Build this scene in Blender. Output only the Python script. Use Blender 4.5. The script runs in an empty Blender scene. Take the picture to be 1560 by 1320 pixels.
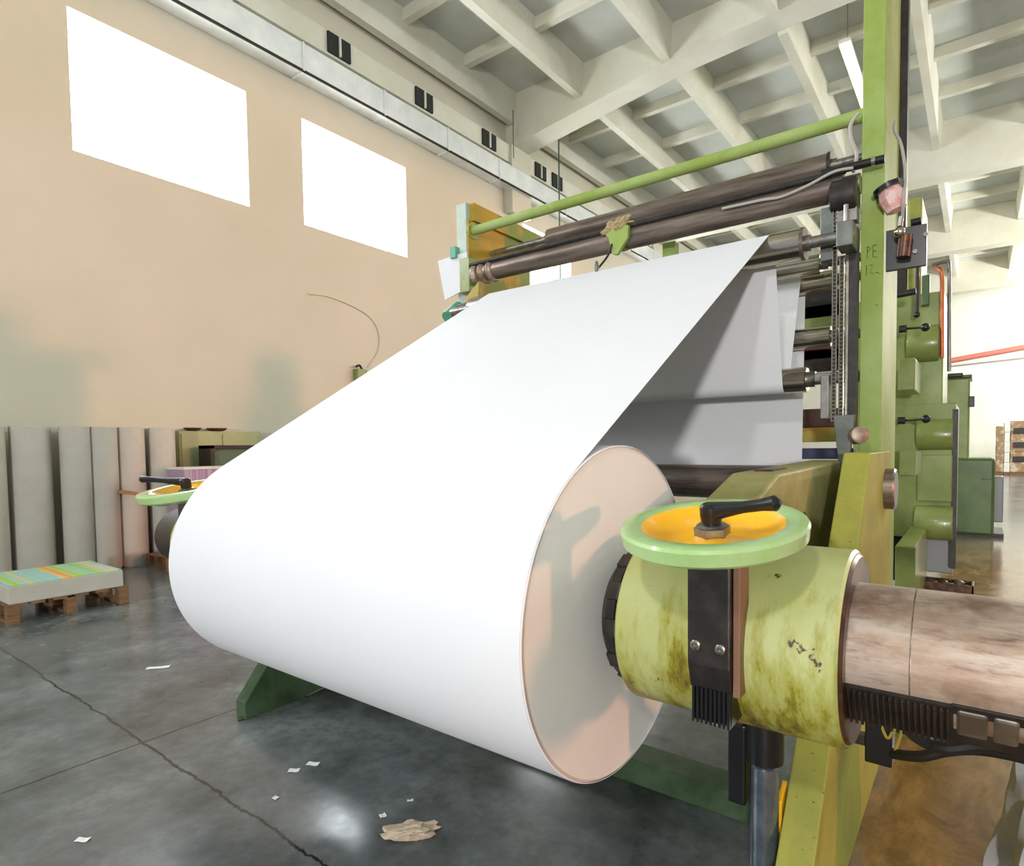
import bpy, bmesh, math, random
from mathutils import Vector, Matrix
random.seed(7)
R_ = math.radians
S = bpy.context.scene
COL = S.collection

# ------------------------------------------------------------------ camera
F_PX = 910.58
YAW, PITCH, ROLL = .6207, -.0437, -.0113
CAM = Vector((1.0649, -1.9223, 1.6794))
fw = Vector((-math.sin(YAW)*math.cos(PITCH), math.cos(YAW)*math.cos(PITCH), math.sin(PITCH)))
r0 = Vector((math.cos(YAW), math.sin(YAW), 0)); u0 = r0.cross(fw)
rt = math.cos(ROLL)*r0 + math.sin(ROLL)*u0
up = -math.sin(ROLL)*r0 + math.cos(ROLL)*u0
cd = bpy.data.cameras.new('camera'); cam = bpy.data.objects.new('camera', cd); COL.objects.link(cam)
cam.matrix_world = Matrix(((rt.x, up.x, -fw.x, CAM.x), (rt.y, up.y, -fw.y, CAM.y), (rt.z, up.z, -fw.z, CAM.z), (0, 0, 0, 1)))
cd.sensor_fit = 'HORIZONTAL'; cd.sensor_width = 36; cd.lens = F_PX/1560*36
cd.shift_x = -60/1560; cd.shift_y = 60/1560; cd.clip_end = 200; cd.clip_start = .05
S.camera = cam
FL = -.13      # floor level

def at(x, y, ax, val):
    """point of the place seen at a photo pixel, on the plane axis ax = val"""
    d = fw + rt*((x-840)/F_PX) - up*((y-720)/F_PX)
    t = (val-CAM[ax])/d[ax]
    return CAM + d*t

# ------------------------------------------------------------------ materials
def nt(name):
    m = bpy.data.materials.new(name); m.use_nodes = True
    n = m.node_tree; b = n.nodes['Principled BSDF']
    return m, n, b
def L(n, a, b): n.links.new(a, b)
def tex(n, kind, scale, detail=4, rough=.6, co=None, stretch=None, dist=0):
    t = n.nodes.new('ShaderNodeTexNoise') if kind == 'noise' else n.nodes.new('ShaderNodeTexVoronoi')
    t.inputs['Scale'].default_value = scale
    if kind == 'noise':
        t.inputs['Detail'].default_value = detail; t.inputs['Roughness'].default_value = rough
        t.inputs['Distortion'].default_value = dist
    c = n.nodes.new('ShaderNodeTexCoord')
    if stretch:
        mp = n.nodes.new('ShaderNodeMapping'); mp.inputs['Scale'].default_value = stretch
        L(n, c.outputs['Object'], mp.inputs['Vector']); L(n, mp.outputs['Vector'], t.inputs['Vector'])
    else:
        L(n, c.outputs['Object'], t.inputs['Vector'])
    return t.outputs[0]
def ramp(n, src, lo, hi):
    r = n.nodes.new('ShaderNodeMapRange'); r.inputs['From Min'].default_value = lo; r.inputs['From Max'].default_value = hi
    r.clamp = True; L(n, src, r.inputs['Value']); return r.outputs['Result']
def mix(n, fac, a, b):
    x = n.nodes.new('ShaderNodeMix'); x.data_type = 'RGBA'
    if isinstance(fac, (int, float)): x.inputs[0].default_value = fac
    else: L(n, fac, x.inputs[0])
    for v, s in ((a, x.inputs[6]), (b, x.inputs[7])):
        if isinstance(v, tuple): s.default_value = (*v, 1)
        else: L(n, v, s)
    return x.outputs[2]
def bump(n, b, src, dist=.002, strength=.5):
    k = n.nodes.new('ShaderNodeBump'); k.inputs['Distance'].default_value = dist; k.inputs['Strength'].default_value = strength
    L(n, src, k.inputs['Height']); L(n, k.outputs['Normal'], b.inputs['Normal'])
def mat(name, col, rough=.5, metal=0., var=None, chips=None, spec=.5, stretch=None, coat=0.):
    """col; var=(col2, scale, lo, hi) broad mottling; chips=(col, scale, lo, hi) small worn spots"""
    m, n, b = nt(name)
    c = tuple(col)
    if var: c = mix(n, ramp(n, tex(n, 'noise', var[1], 6, .65, stretch=stretch), var[2], var[3]), c, tuple(var[0]))
    if chips: c = mix(n, ramp(n, tex(n, 'noise', chips[1], 3, .55), chips[2], chips[3]), c, tuple(chips[0]))
    if isinstance(c, tuple): b.inputs['Base Color'].default_value = (*c, 1)
    else: L(n, c, b.inputs['Base Color'])
    b.inputs['Roughness'].default_value = rough; b.inputs['Metallic'].default_value = metal
    b.inputs['Specular IOR Level'].default_value = spec; b.inputs['Coat Weight'].default_value = coat
    return m
def glow(name, col, s):
    m = bpy.data.materials.new(name); m.use_nodes = True; n = m.node_tree
    n.nodes.clear(); o = n.nodes.new('ShaderNodeOutputMaterial'); e = n.nodes.new('ShaderNodeEmission')
    e.inputs[0].default_value = (*col, 1); e.inputs[1].default_value = s; L(n, e.outputs[0], o.inputs[0]); return m

M = {}
RUST = (.10, .055, .025)
M['paper'] = mat('white_paper', (.755, .76, .79), .75, var=((.735, .745, .775), 2, .3, .7), spec=.25)
M['paper_end'] = mat('paper_roll_end', (.80, .80, .77), .85, var=((.76, .76, .73), 3, .3, .7), spec=.2)
M['core'] = mat('cardboard_core', (.35, .22, .12), .8)
M['green'] = mat('light_green_paint', (.26, .40, .075), .42, var=((.34, .50, .16), 2.5, .35, .65), chips=(RUST, 22, .70, .74))
M['post'] = mat('post_green_paint', (.26, .345, .08), .6, var=((.35, .45, .17), 1.1, .42, .6), chips=((.12, .13, .04), 60, .69, .73), spec=.12)
M['yellowgreen'] = mat('yellow_green_paint', (.50, .52, .10), .42, var=((.38, .40, .06), 4, .35, .7), chips=(RUST, 40, .66, .72))
M['arm'] = mat('olive_beige_paint', (.40, .38, .17), .6, var=((.31, .30, .10), 4, .4, .65), chips=(RUST, 30, .68, .73), spec=.12)
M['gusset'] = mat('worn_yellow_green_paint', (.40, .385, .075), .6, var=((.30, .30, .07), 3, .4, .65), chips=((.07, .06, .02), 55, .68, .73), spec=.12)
M['shadegreen'] = mat('shaded_green_paint', (.035, .062, .026), .45, var=((.065, .105, .06), 3, .4, .6), spec=.12)  # frame green as it looks in shade, darkness put into the colour
M['farpost'] = mat('warm_lit_and_shaded_paint', (.42, .27, .03), .5, var=((.18, .24, .05), 1.6, .47, .53), spec=.12)  # warm light and a green shadow band painted into the plate colour
M['palepost'] = mat('pale_cool_lit_paint', (.48, .56, .50), .5, var=((.36, .46, .38), 3, .4, .6))  # cool light on the far post front painted into the colour
M['rim'] = mat('pale_green_enamel', (.33, .53, .19), .25, var=((.40, .58, .27), 6, .4, .6), coat=.3)
M['dish'] = mat('orange_yellow_enamel', (.92, .47, .015), .3, var=((.80, .55, .30), 9, .52, .68), chips=((.2, .12, .05), 45, .72, .76))
M['unit'] = mat('mid_green_enamel', (.165, .21, .045), .3, var=((.25, .30, .09), 2, .4, .65), coat=.2, chips=((.06, .07, .02), 30, .68, .74))
M['unitdark'] = mat('dark_green_enamel', (.055, .10, .022), .35, var=((.085, .14, .03), 2, .4, .6))
M['olive'] = mat('olive_yellow_paint', (.33, .33, .05), .5, var=((.25, .26, .05), 5, .4, .6))
M['ochre'] = mat('ochre_paint', (.50, .29, .03), .5, var=((.30, .27, .04), 2.5, .45, .55))
M['steel'] = mat('dark_roller_steel', (.25, .20, .165), .36, .6, var=((.12, .09, .075), 4, .4, .65), stretch=(.5, 6, 6))
M['chrome'] = mat('bright_roller_steel', (.62, .57, .48), .2, 1., var=((.42, .37, .29), 3, .4, .7), stretch=(.4, 5, 5))
M['plain'] = mat('grey_machined_steel', (.36, .35, .32), .35, .85, var=((.22, .21, .19), 9, .4, .6))
M['greyplate'] = mat('grey_green_plate', (.12, .135, .12), .4, .5, var=((.18, .19, .17), 8, .4, .6))
M['black'] = mat('black_plastic', (.009, .009, .01), .3, spec=.5)
M['blackmetal'] = mat('black_oiled_steel', (.022, .019, .018), .42, .3, var=((.045, .035, .03), 12, .45, .65))
M['rubber'] = mat('black_rubber', (.012, .011, .011), .6)
M['cable'] = mat('grey_cable', (.38, .36, .33), .5)
M['redcable'] = mat('red_cable', (.62, .16, .10), .45)
M['pink'] = mat('pink_plastic', (.62, .32, .29), .35, var=((.72, .50, .47), 18, .45, .55))
M['copper'] = mat('copper_pipe', (.55, .17, .05), .35, .5, var=((.40, .12, .04), 6, .4, .6))
M['redpipe'] = mat('red_painted_pipe', (.65, .18, .14), .5)
M['wood'] = mat('pallet_wood', (.26, .14, .06), .8, var=((.14, .075, .035), 6, .35, .65), stretch=(1, 1, 8))
M['cardboard'] = mat('brown_cardboard', (.32, .20, .11), .85, var=((.55, .45, .35), 3, .52, .58))
M['galv'] = mat('galvanised_duct', (.92, .94, .95), .25, .3, var=((.76, .80, .83), 2.2, .35, .65))
M['darkgap'] = mat('dark_vent', (.02, .022, .02), .8)
M['rod'] = mat('dark_green_rod', (.05, .10, .07), .5)
M['cloth'] = mat('grey_cloth', (.42, .42, .43), .9, var=((.33, .33, .34), 5, .4, .65))
M['rag'] = mat('tan_rag', (.45, .36, .20), .95, var=((.30, .24, .10), 20, .4, .6))
M['teal'] = mat('teal_paint', (.10, .34, .24), .5)
M['oily'] = mat('oily_scrap_tray', (.05, .025, .016), .35, .3, var=((.16, .06, .03), 14, .45, .65))
M['greyside'] = mat('grey_panel', (.24, .24, .24), .45, .2)
M['cabinet'] = mat('pale_green_panel', (.40, .42, .22), .6, var=((.35, .38, .20), 2, .4, .6))
M['glassdark'] = mat('dusty_green_glass', (.13, .17, .10), .25)
M['yellow'] = mat('yellow_paint', (.80, .42, .012), .45)
M['bluesteel'] = mat('blue_grey_cylinder', (.30, .36, .42), .22, .8, var=((.16, .2, .25), 6, .4, .6))
M['wrap'] = mat('wrapped_roll_paper', (.55, .52, .46), .7, var=((.47, .45, .39), 2, .35, .65))
M['band'] = mat('brown_tape', (.36, .20, .06), .5)
M['crumple'] = mat('crumpled_tan_paper', (.52, .42, .31), .9)
M['scrap'] = mat('white_scrap', (.8, .8, .8), .8)
M['rib_white'] = mat('white_plaster', (.72, .72, .68), .8)

# shaft: brown worn steel with lighter brushed stretches
m, n, b = nt('worn_brown_shaft_steel')
c = mix(n, ramp(n, tex(n, 'noise', 3, 6, .7, stretch=(1, 4, 4)), .35, .68), (.34, .225, .155), (.56, .49, .42))
c = mix(n, ramp(n, tex(n, 'noise', 2.3, 5, .6, stretch=(1.2, 1, 1)), .47, .56), c, (.23, .145, .10))
c = mix(n, ramp(n, tex(n, 'noise', 14, 5, .7, stretch=(.4, 2, 2)), .55, .72), c, (.17, .10, .07))
L(n, c, b.inputs['Base Color']); b.inputs['Metallic'].default_value = .4; b.inputs['Roughness'].default_value = .5
M['shaft'] = m
# chuck: yellow green paint, oil and rust stains on the lower half, chips
m, n, b = nt('stained_chuck_paint')
geo = n.nodes.new('ShaderNodeTexCoord'); sx = n.nodes.new('ShaderNodeSeparateXYZ'); L(n, geo.outputs['Object'], sx.inputs[0])
c = mix(n, ramp(n, tex(n, 'noise', 5, 6, .6), .35, .7), (.50, .53, .24), (.42, .45, .14))
nz = tex(n, 'noise', 6, 6, .7, stretch=(2.2, 1, .7))
ad = n.nodes.new('ShaderNodeMath'); ad.operation = 'MULTIPLY_ADD'; L(n, sx.outputs['Z'], ad.inputs[0]); ad.inputs[1].default_value = -.50; L(n, nz, ad.inputs[2])
c = mix(n, ramp(n, ad.outputs[0], .30, .50), c, (.31, .29, .025))
c = mix(n, ramp(n, ad.outputs[0], .46, .62), c, (.10, .06, .015))
c = mix(n, ramp(n, tex(n, 'noise', 13, 4, .6), .66, .69), c, (.09, .05, .035))
L(n, c, b.inputs['Base Color']); b.inputs['Roughness'].default_value = .38; b.inputs['Coat Weight'].default_value = .15
M['chuck'] = m
# printed sheets
def stripes(name, axis, scale, cols):
    m, n, b = nt(name); g = n.nodes.new('ShaderNodeTexCoord'); s = n.nodes.new('ShaderNodeSeparateXYZ'); L(n, g.outputs['Object'], s.inputs[0])
    w = n.nodes.new('ShaderNodeMath'); w.operation = 'MULTIPLY'; L(n, s.outputs[axis], w.inputs[0]); w.inputs[1].default_value = scale
    t = n.nodes.new('ShaderNodeTexNoise'); t.noise_dimensions = '1D'; L(n, w.outputs[0], t.inputs['W']); t.inputs['Scale'].default_value = 1; t.inputs['Detail'].default_value = 3
    cr = n.nodes.new('ShaderNodeValToRGB'); cr.color_ramp.interpolation = 'LINEAR'
    e = cr.color_ramp.elements
    for i, (p, cc) in enumerate(cols):
        x = e[i] if i < 2 else e.new(p)
        x.position = p; x.color = (*cc, 1)
    L(n, t.outputs[0], cr.inputs[0]); L(n, cr.outputs[0], b.inputs['Base Color']); b.inputs['Roughness'].default_value = .6
    return m
M['purple'] = stripes('purple_printed_edges', 'Y', 6, [(.3, (.28, .12, .30)), (.7, (.55, .50, .48)), (.42, (.48, .40, .42)), (.5, (.33, .20, .36)), (.58, (.50, .42, .45))])
M['printed'] = stripes('coloured_printed_sheet', 'Y', 7, [(.3, (.75, .25, .05)), (.72, (.25, .45, .06)), (.42, (.8, .55, .12)), (.5, (.25, .55, .65)), (.6, (.42, .62, .1))])

# floor
m, n, b = nt('polished_concrete_floor')
g = n.nodes.new('ShaderNodeTexCoord'); s = n.nodes.new('ShaderNodeSeparateXYZ'); L(n, g.outputs['Object'], s.inputs[0])
big = tex(n, 'noise', .9, 7, .68); fine = tex(n, 'noise', 9, 6, .7)
c = mix(n, ramp(n, big, .38, .64), (.050, .061, .064), (.205, .23, .235))
c = mix(n, ramp(n, fine, .45, .75), c, (.095, .102, .10))
# warm light on the operator side floor, painted in as ochre colour
def math_(op, a, b2=None, b3=None):
    x = n.nodes.new('ShaderNodeMath'); x.operation = op
    for i, v in enumerate((a, b2, b3)):
        if v is None: continue
        if isinstance(v, (int, float)): x.inputs[i].default_value = v
        else: L(n, v, x.inputs[i])
    return x.outputs[0]
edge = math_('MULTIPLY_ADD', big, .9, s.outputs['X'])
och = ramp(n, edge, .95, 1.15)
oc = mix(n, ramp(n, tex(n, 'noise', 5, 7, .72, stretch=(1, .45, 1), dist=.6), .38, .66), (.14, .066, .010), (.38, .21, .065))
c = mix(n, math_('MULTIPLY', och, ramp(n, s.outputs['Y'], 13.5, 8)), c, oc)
def joint(coord, pos, wob, width):
    w = math_('MULTIPLY_ADD', tex(n, 'noise', 3.5, 6, .75), wob, coord)
    return ramp(n, math_('ABSOLUTE', math_('SUBTRACT', w, pos+wob*.5)), width, width*.35)
for co, pos, wob, w in ((s.outputs['Y'], -.453, .10, .011), (s.outputs['X'], -3.128, .03, .011), (s.outputs['X'], -7.5, .02, .008), (s.outputs['Y'], 6.2, .03, .01), (s.outputs['Y'], -5, .03, .01)):
    c = mix(n, joint(co, pos, wob, w), c, (.006, .006, .006))
L(n, c, b.inputs['Base Color'])
L(n, math_('MULTIPLY_ADD', fine, .18, .09), b.inputs['Roughness'])
bump(n, b, tex(n, 'noise', 3, 5, .6), .006, .25)
b.inputs['Specular IOR Level'].default_value = .5
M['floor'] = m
# walls, ceiling
m, n, b = nt('cream_plaster_wall')
c = mix(n, ramp(n, tex(n, 'noise', .35, 5, .6), .35, .7), (.61, .575, .47), (.55, .525, .41))
c = mix(n, ramp(n, tex(n, 'noise', 4.5, 5, .7), .735, .78), c, (.25, .18, .08))
L(n, c, b.inputs['Base Color']); b.inputs['Roughness'].default_value = .7
M['wall'] = m
M['wallwhite'] = mat('white_back_wall', (.80, .81, .74), .8, var=((.74, .76, .68), .3, .4, .6))
M['ceiling'] = mat('precast_ceiling', (.74, .73, .64), .85, var=((.64, .62, .50), .6, .35, .65))
M['slab'] = mat('precast_slab', (.62, .65, .62), .85, var=((.50, .52, .47), .35, .35, .65))
M['sky_pane'] = glow('daylight_pane', (.88, .95, 1), 25)
M['tube'] = glow('fluorescent_tube', (1, .93, .55), 14)

# ------------------------------------------------------------------ mesh helpers
class MB:
    def __init__(s): s.bm = bmesh.new()
    def poly(s, vs): return s.bm.faces.new(vs)
    def box(s, x0, x1, y0, y1, z0, z1, rot=None, piv=None):
        v = [s.bm.verts.new((x, y, z)) for x in (x0, x1) for y in (y0, y1) for z in (z0, z1)]
        for f in ((0, 1, 3, 2), (4, 6, 7, 5), (0, 4, 5, 1), (2, 3, 7, 6), (0, 2, 6, 4), (1, 5, 7, 3)):
            s.bm.faces.new([v[i] for i in f])
        if rot is not None:
            p = Vector(piv if piv is not None else ((x0+x1)/2, (y0+y1)/2, (z0+z1)/2))
            for a in v: a.co = p + rot @ (a.co-p)
        return s
    def prism(s, pts, a0, a1, axis=0):
        """polygon in the plane normal to axis, extruded a0..a1"""
        def P(q, a):
            return (a, q[0], q[1]) if axis == 0 else (q[0], a, q[1]) if axis == 1 else (q[0], q[1], a)
        A = [s.bm.verts.new(P(q, a0)) for q in pts]; B = [s.bm.verts.new(P(q, a1)) for q in pts]
        s.bm.faces.new(A); s.bm.faces.new(B[::-1]); k = len(pts)
        for i in range(k): s.bm.faces.new((A[i], B[i], B[(i+1) % k], A[(i+1) % k]))
        return s
    def lathe(s, prof, c, ax=(1, 0, 0), seg=48, cap=True):
        """prof [(t, r)] along axis ax from point c"""
        ax = Vector(ax).normalized(); q = Vector((0, 0, 1)) if abs(ax.z) < .9 else Vector((1, 0, 0))
        e1 = ax.cross(q).normalized(); e2 = ax.cross(e1); c = Vector(c); rings = []
        for t, r in prof:
            if r < 1e-6: rings.append([s.bm.verts.new(c+ax*t)]); continue
            rings.append([s.bm.verts.new(c+ax*t+e1*(r*math.cos(2*math.pi*i/seg))+e2*(r*math.sin(2*math.pi*i/seg))) for i in range(seg)])
        for A, B in zip(rings, rings[1:]):
            for i in range(seg):
                j = (i+1) % seg
                vs = [A[i % len(A)], A[j % len(A)], B[j % len(B)], B[i % len(B)]]
                u = []
                for v in vs:
                    if v not in u: u.append(v)
                if len(u) > 2: s.bm.faces.new(u)
        if cap:
            for A in (rings[0], rings[-1]):
                if len(A) > 2: s.bm.faces.new(A)
        return s
    def cyl(s, p0, p1, r, seg=24, r1=None):
        p0 = Vector(p0); p1 = Vector(p1)
        return s.lathe([(0, r), ((p1-p0).length, r if r1 is None else r1)], p0, p1-p0, seg)
    def ball(s, c, r, seg=20, sc=(1, 1, 1)):
        m = Matrix.Translation(Vector(c)) @ Matrix.Diagonal((*[r*k for k in sc], 1))
        bmesh.ops.create_uvsphere(s.bm, u_segments=seg, v_segments=max(8, seg//2), radius=1, matrix=m); return s
    def tube(s, pts, r, seg=10, smooth=6):
        P = [Vector(p) for p in pts]
        if smooth and len(P) > 2:
            out = []
            for i in range(len(P)-1):
                a, b_, c_, d = P[max(i-1, 0)], P[i], P[i+1], P[min(i+2, len(P)-1)]
                for k in range(smooth):
                    t = k/smooth
                    out.append(.5*((2*b_)+(c_-a)*t+(2*a-5*b_+4*c_-d)*t*t+(3*b_-a-3*c_+d)*t**3))
            P = out+[P[-1]]
        rings = []; prev = None
        for i, p in enumerate(P):
            t = (P[min(i+1, len(P)-1)]-P[max(i-1, 0)]).normalized()
            if prev is None: prev = t.orthogonal().normalized()
            e1 = (prev-t*prev.dot(t)).normalized(); prev = e1; e2 = t.cross(e1)
            rings.append([s.bm.verts.new(p+e1*(r*math.cos(2*math.pi*k/seg))+e2*(r*math.sin(2*math.pi*k/seg))) for k in range(seg)])
        for A, B in zip(rings, rings[1:]):
            for k in range(seg): s.bm.faces.new((A[k], A[(k+1) % seg], B[(k+1) % seg], B[k]))
        s.bm.faces.new(rings[0]); s.bm.faces.new(rings[-1]); return s
    def xf(s, mtx):
        s.bm.transform(mtx); return s

ORG = {}
def obj(name, mb, material, parent=None, smooth=True, bevel=0, org=None):
    bm = mb.bm; bmesh.ops.recalc_face_normals(bm, faces=bm.faces)
    if parent is not None: o0 = ORG[parent]
    elif org is not None: o0 = Vector(org)
    else:
        xs = [v.co for v in bm.verts]
        o0 = Vector((sum(min(f(v) for v in xs)+max(f(v) for v in xs) for f in (lambda v: v.x,))/2,
                     (min(v.y for v in xs)+max(v.y for v in xs))/2, min(v.z for v in xs)))
    bm.transform(Matrix.Translation(-o0))
    me = bpy.data.meshes.new(name); bm.to_mesh(me); bm.free()
    me.materials.append(M[material] if isinstance(material, str) else material)
    if smooth:
        me.polygons.foreach_set('use_smooth', [True]*len(me.polygons)); me.set_sharp_from_angle(angle=R_(35))
    o = bpy.data.objects.new(name, me); COL.objects.link(o)
    if parent is not None: o.parent = parent
    else: o.location = o0
    ORG[o] = o0
    if bevel:
        k = o.modifiers.new('bevel', 'BEVEL'); k.width = bevel; k.segments = 2; k.limit_method = 'ANGLE'; k.angle_limit = R_(40)
    return o
def thing(name, label, cat, loc, group=None):
    o = bpy.data.objects.new(name, None); COL.objects.link(o); o.location = loc; o.empty_display_size = .1
    ORG[o] = Vector(loc); return tag(o, label, cat, group)
def tag(o, label, cat, group=None, kind=None):
    o['label'] = label; o['category'] = cat
    if group: o['group'] = group
    if kind: o['kind'] = kind
    return o
def struct(name, mb, material, parent=None, bevel=0, smooth=False):
    o = obj(name, mb, material, parent, smooth, bevel, org=(0, 0, 0) if parent is None else None)
    if parent is None: o['kind'] = 'structure'
    return o
def dup(o, parent=None, dx=None):
    c = o.copy(); COL.objects.link(c); ORG[c] = ORG[o]
    if parent is not None: c.parent = parent
    for ch in list(o.children): dup(ch, c)
    return c
def rotx(a): return Matrix.Rotation(a, 3, 'X')

# ------------------------------------------------------------------ the hall
XW, TH = -10.4, .7
YB = 44.
WIN = [(-10.1, -7.35), (-6.2, -3.45), (-2.35, .40), (1.5, 4.25), (5.4, 8.15), (12.75, 15.4), (19.5, 22.5)]
Z0, Z1 = 6.34, 8.5
wl = MB()
wl.box(XW-TH, XW, -11, YB+.5, FL, Z0); wl.box(XW-TH, XW, -11, YB+.5, Z1, 12.4)
ys = [-11]+[v for w in WIN for v in w]+[YB+.5]
for i in range(0, len(ys), 2): wl.box(XW-TH, XW, ys[i], ys[i+1], Z0, Z1)
struct('wall_left', wl, 'wall')
for i, (a, b_) in enumerate(WIN):
    w = MB().box(XW-TH-.02, XW-TH+.0, a, b_, Z0, Z1)
    o = struct('window_%d' % (i+1), w, 'sky_pane')
    f = MB(); d = .05
    f.box(XW-TH, XW-TH+.04, a, a+d, Z0, Z1); f.box(XW-TH, XW-TH+.04, b_-d, b_, Z0, Z1)
    f.box(XW-TH, XW-TH+.04, a+d, b_-d, Z1-d, Z1); f.box(XW-TH, XW-TH+.04, a+d, b_-d, Z0, Z0+d)
    obj('window_frame', f, 'rib_white', o, False)
struct('wall_back', MB().box(XW-TH, 16, YB, YB+.4, FL, 12.4), 'wallwhite')
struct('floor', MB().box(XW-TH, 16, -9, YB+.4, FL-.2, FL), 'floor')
# ceiling slab with its ribs
struct('ceiling', MB().box(XW-TH, 16, -11, YB+.4, 11.9, 12.2), 'slab')
BEAMS = [-6.2, 3.1, 12.0, 21.3, 30.6, 39.6]
rb = MB(); 
xs = [-10.15]+[-7.85+2.55*i for i in range(9)]
ends = [-11]+BEAMS+[YB]
for k in range(len(ends)-1):
    y0, y1 = ends[k]+(.7 if k else 0), ends[k+1]
    for x in xs:
        rb.prism([(x-.10, 11.05), (x+.10, 11.05), (x+.17, 11.9), (x-.17, 11.9)], y0, y1, 1)
    ny = max(1, int((y1-y0)/2.0))
    for j in range(1, ny):
        y = y0+(y1-y0)*j/ny
        rb.box(XW, 14, y-.09, y+.09, 11.62, 11.9)
tr = struct('trim_1', rb, 'ceiling')
for k, y in enumerate(BEAMS):
    bb = MB()
    if k in (2,):
        bb.prism([(XW, 10.42), (-5.0, 11.05), (-2.5, 11.15), (15, 11.15), (15, 11.95), (XW, 11.95)], y, y+.7, 1)
    else:
        zb = 10.2 if k > 2 else 10.6
        bb.box(XW, 15, y, y+.7, zb, 11.95)
    struct('beam', bb, 'ceiling')
# wall plate, pilasters
struct('trim_2', MB().box(XW, XW+.22, -11, YB, 9.95, 10.45), 'ceiling')
pl = MB()
for k, y in enumerate(BEAMS):
    struct('pillar', MB().box(XW-.02, XW+.3, y-.1, y+.8, 0 if k > 9 else 8.55, 10.45) if k == 2 else MB().box(XW-.02, XW+.3, y-.1, y+.8, 9.3, 10.45), 'wall')

# ventilation duct along the wall
DZ0, DZ1, DX0, DX1 = 9.2, 9.76, XW+.005, XW+.40
du = thing('ventilation_duct', 'shiny galvanised rectangular air duct running along the top of the cream wall', 'air duct', (XW+.3, 10, DZ0))
obj('duct_body', MB().box(DX0, DX1, -11, YB-1, DZ0, DZ1), 'galv', du, False, .01)
for y in [-6, -2, 2, 5.2, 7.2, 9.2, 11.2, 14.5, 17.8, 21, 25, 29, 33]:
    c = MB(); c.box(DX1, DX1+.03, y, y+.04, DZ0-.03, DZ1); c.box(DX0, DX1+.03, y, y+.04, DZ0-.03, DZ0)
    obj('duct_flange', c, 'galv', du, False)
obj('duct_seam', MB().box(DX1-.02, DX1+.015, -11, YB-1, DZ0-.015, DZ0+.03), 'darkgap', du, False)
for i, y in enumerate([5.9, 8.3, 10.7, 13.1, 14.0]):
    v = thing('wall_vent', 'dark square opening above the air duct, number %s along from the large window end' % ['one', 'two', 'three', 'four', 'five', 'six'][i], 'vent', (XW+.25, y, 10.02), 'dark vents above the duct')
    obj('opening', MB().box(XW+.2, XW+.27, y, y+.55, 10.0, 10.42), 'darkgap', v, False)
    obj('bar', MB().box(XW+.26, XW+.31, y+.25, y+.29, 10.0, 10.42), 'ceiling', v, False)
VL = ['dark square vent above the duct, over the second window, nearest the photographer', 'dark square vent above the duct, second from the near end, left of the big beam',
      'dark square vent above the duct, right below the wall end of the big beam', 'dark square vent above the duct, just left of the long green hanger rod',
      'dark square vent above the duct, farthest one behind the green tie bar']
for o in [o for o in COL.objects if o.name.startswith('wall_vent')]:
    o['label'] = VL.pop(0)

a = at(782, 208, 0, XW+.75); b_ = at(782, 252, 0, XW+.75)
tag(obj('hanger_rod', MB().cyl((a.x, a.y, 11.05), (a.x, a.y, DZ1-.02), .012, 8), 'rod'), 'thin dark duct hanger rod beside the wall end of the big beam', 'rod')
a = at(852, 300, 0, XW+.75)
tag(obj('hanger_rod', MB().cyl((a.x, a.y, 11.9), (a.x, a.y, 6.6), .022, 8), 'rod'), 'long thin dark green rod hanging below the duct behind the rollers', 'rod')

# fluorescent lamp
p = at(1304, 122, 2, 10.6)
fl = thing('ceiling_light', 'bright yellowish strip light under the ceiling beside the green post', 'lamp', (p.x, p.y, 10.6))
obj('housing', MB().box(p.x-.12, p.x+.12, p.y-1.6, p.y+2.6, 10.66, 10.74), 'rib_white', fl, False)
obj('tube', MB().cyl((p.x, p.y-1.5, 10.62), (p.x, p.y+2.5, 10.62), .06, 12), 'tube', fl)
for y in (p.y-1.2, p.y+2.2): obj('hanger', MB().cyl((p.x, y, 10.74), (p.x, y, 11.9), .01, 6), 'plain', fl)

# red pipe on the far wall
a = at(1380, 562, 1, YB-.12); c = at(1600, 533, 1, YB-.12)
tag(obj('wall_pipe', MB().cyl((a.x, YB-.12, a.z), (c.x+3, YB-.12, c.z+.8), .16, 12), 'redpipe'), 'red pipe running slightly uphill across the white back wall', 'pipe')
tag(obj('wall_conduit', MB().cyl((-3, YB-.08, 6.35), (14, YB-.08, 7.2), .05, 8), 'cable'), 'thin pale conduit across the white back wall above the red pipe', 'conduit')

# ------------------------------------------------------------------ paper roll and web
W = 2.2823; ZC = 1.08; RR = .6
pr = thing('paper_roll', 'huge white paper roll unwinding into the green machine', 'paper roll', (-W/2, 0, ZC-RR))
obj('roll_side', MB().lathe([(-.004, RR-.004), (0, RR), (W, RR), (W+.004, RR-.004)], (-W, 0, ZC), (1, 0, 0), 160, cap=False), 'paper', pr)
obj('roll_end', MB().lathe([(-.003, RR-.003), (-.003, .11), (-.08, .11)], (0, 0, ZC), (1, 0, 0), 160, cap=False), 'paper_end', pr)
obj('roll_end', MB().lathe([(.003, RR-.003), (.003, .11), (.08, .11)], (-W, 0, ZC), (1, 0, 0), 160, cap=False), 'paper_end', pr)
obj('core', MB().lathe([(-.004, .078), (-.004, .11), (-W+.004, .11), (-W+.004, .078)], (0, 0, ZC), (1, 0, 0), 64, cap=False), 'core', pr)
ROL = {'lead': (1.93, 2.875, .09), 'turn': (2.29, 2.10, .083), 'top': (2.62, 2.93, .07), 'deep': (2.76, 2.84, .072), 'mid': (2.74, 2.44, .075), 'low': (2.62, 1.39, .13)}
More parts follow.
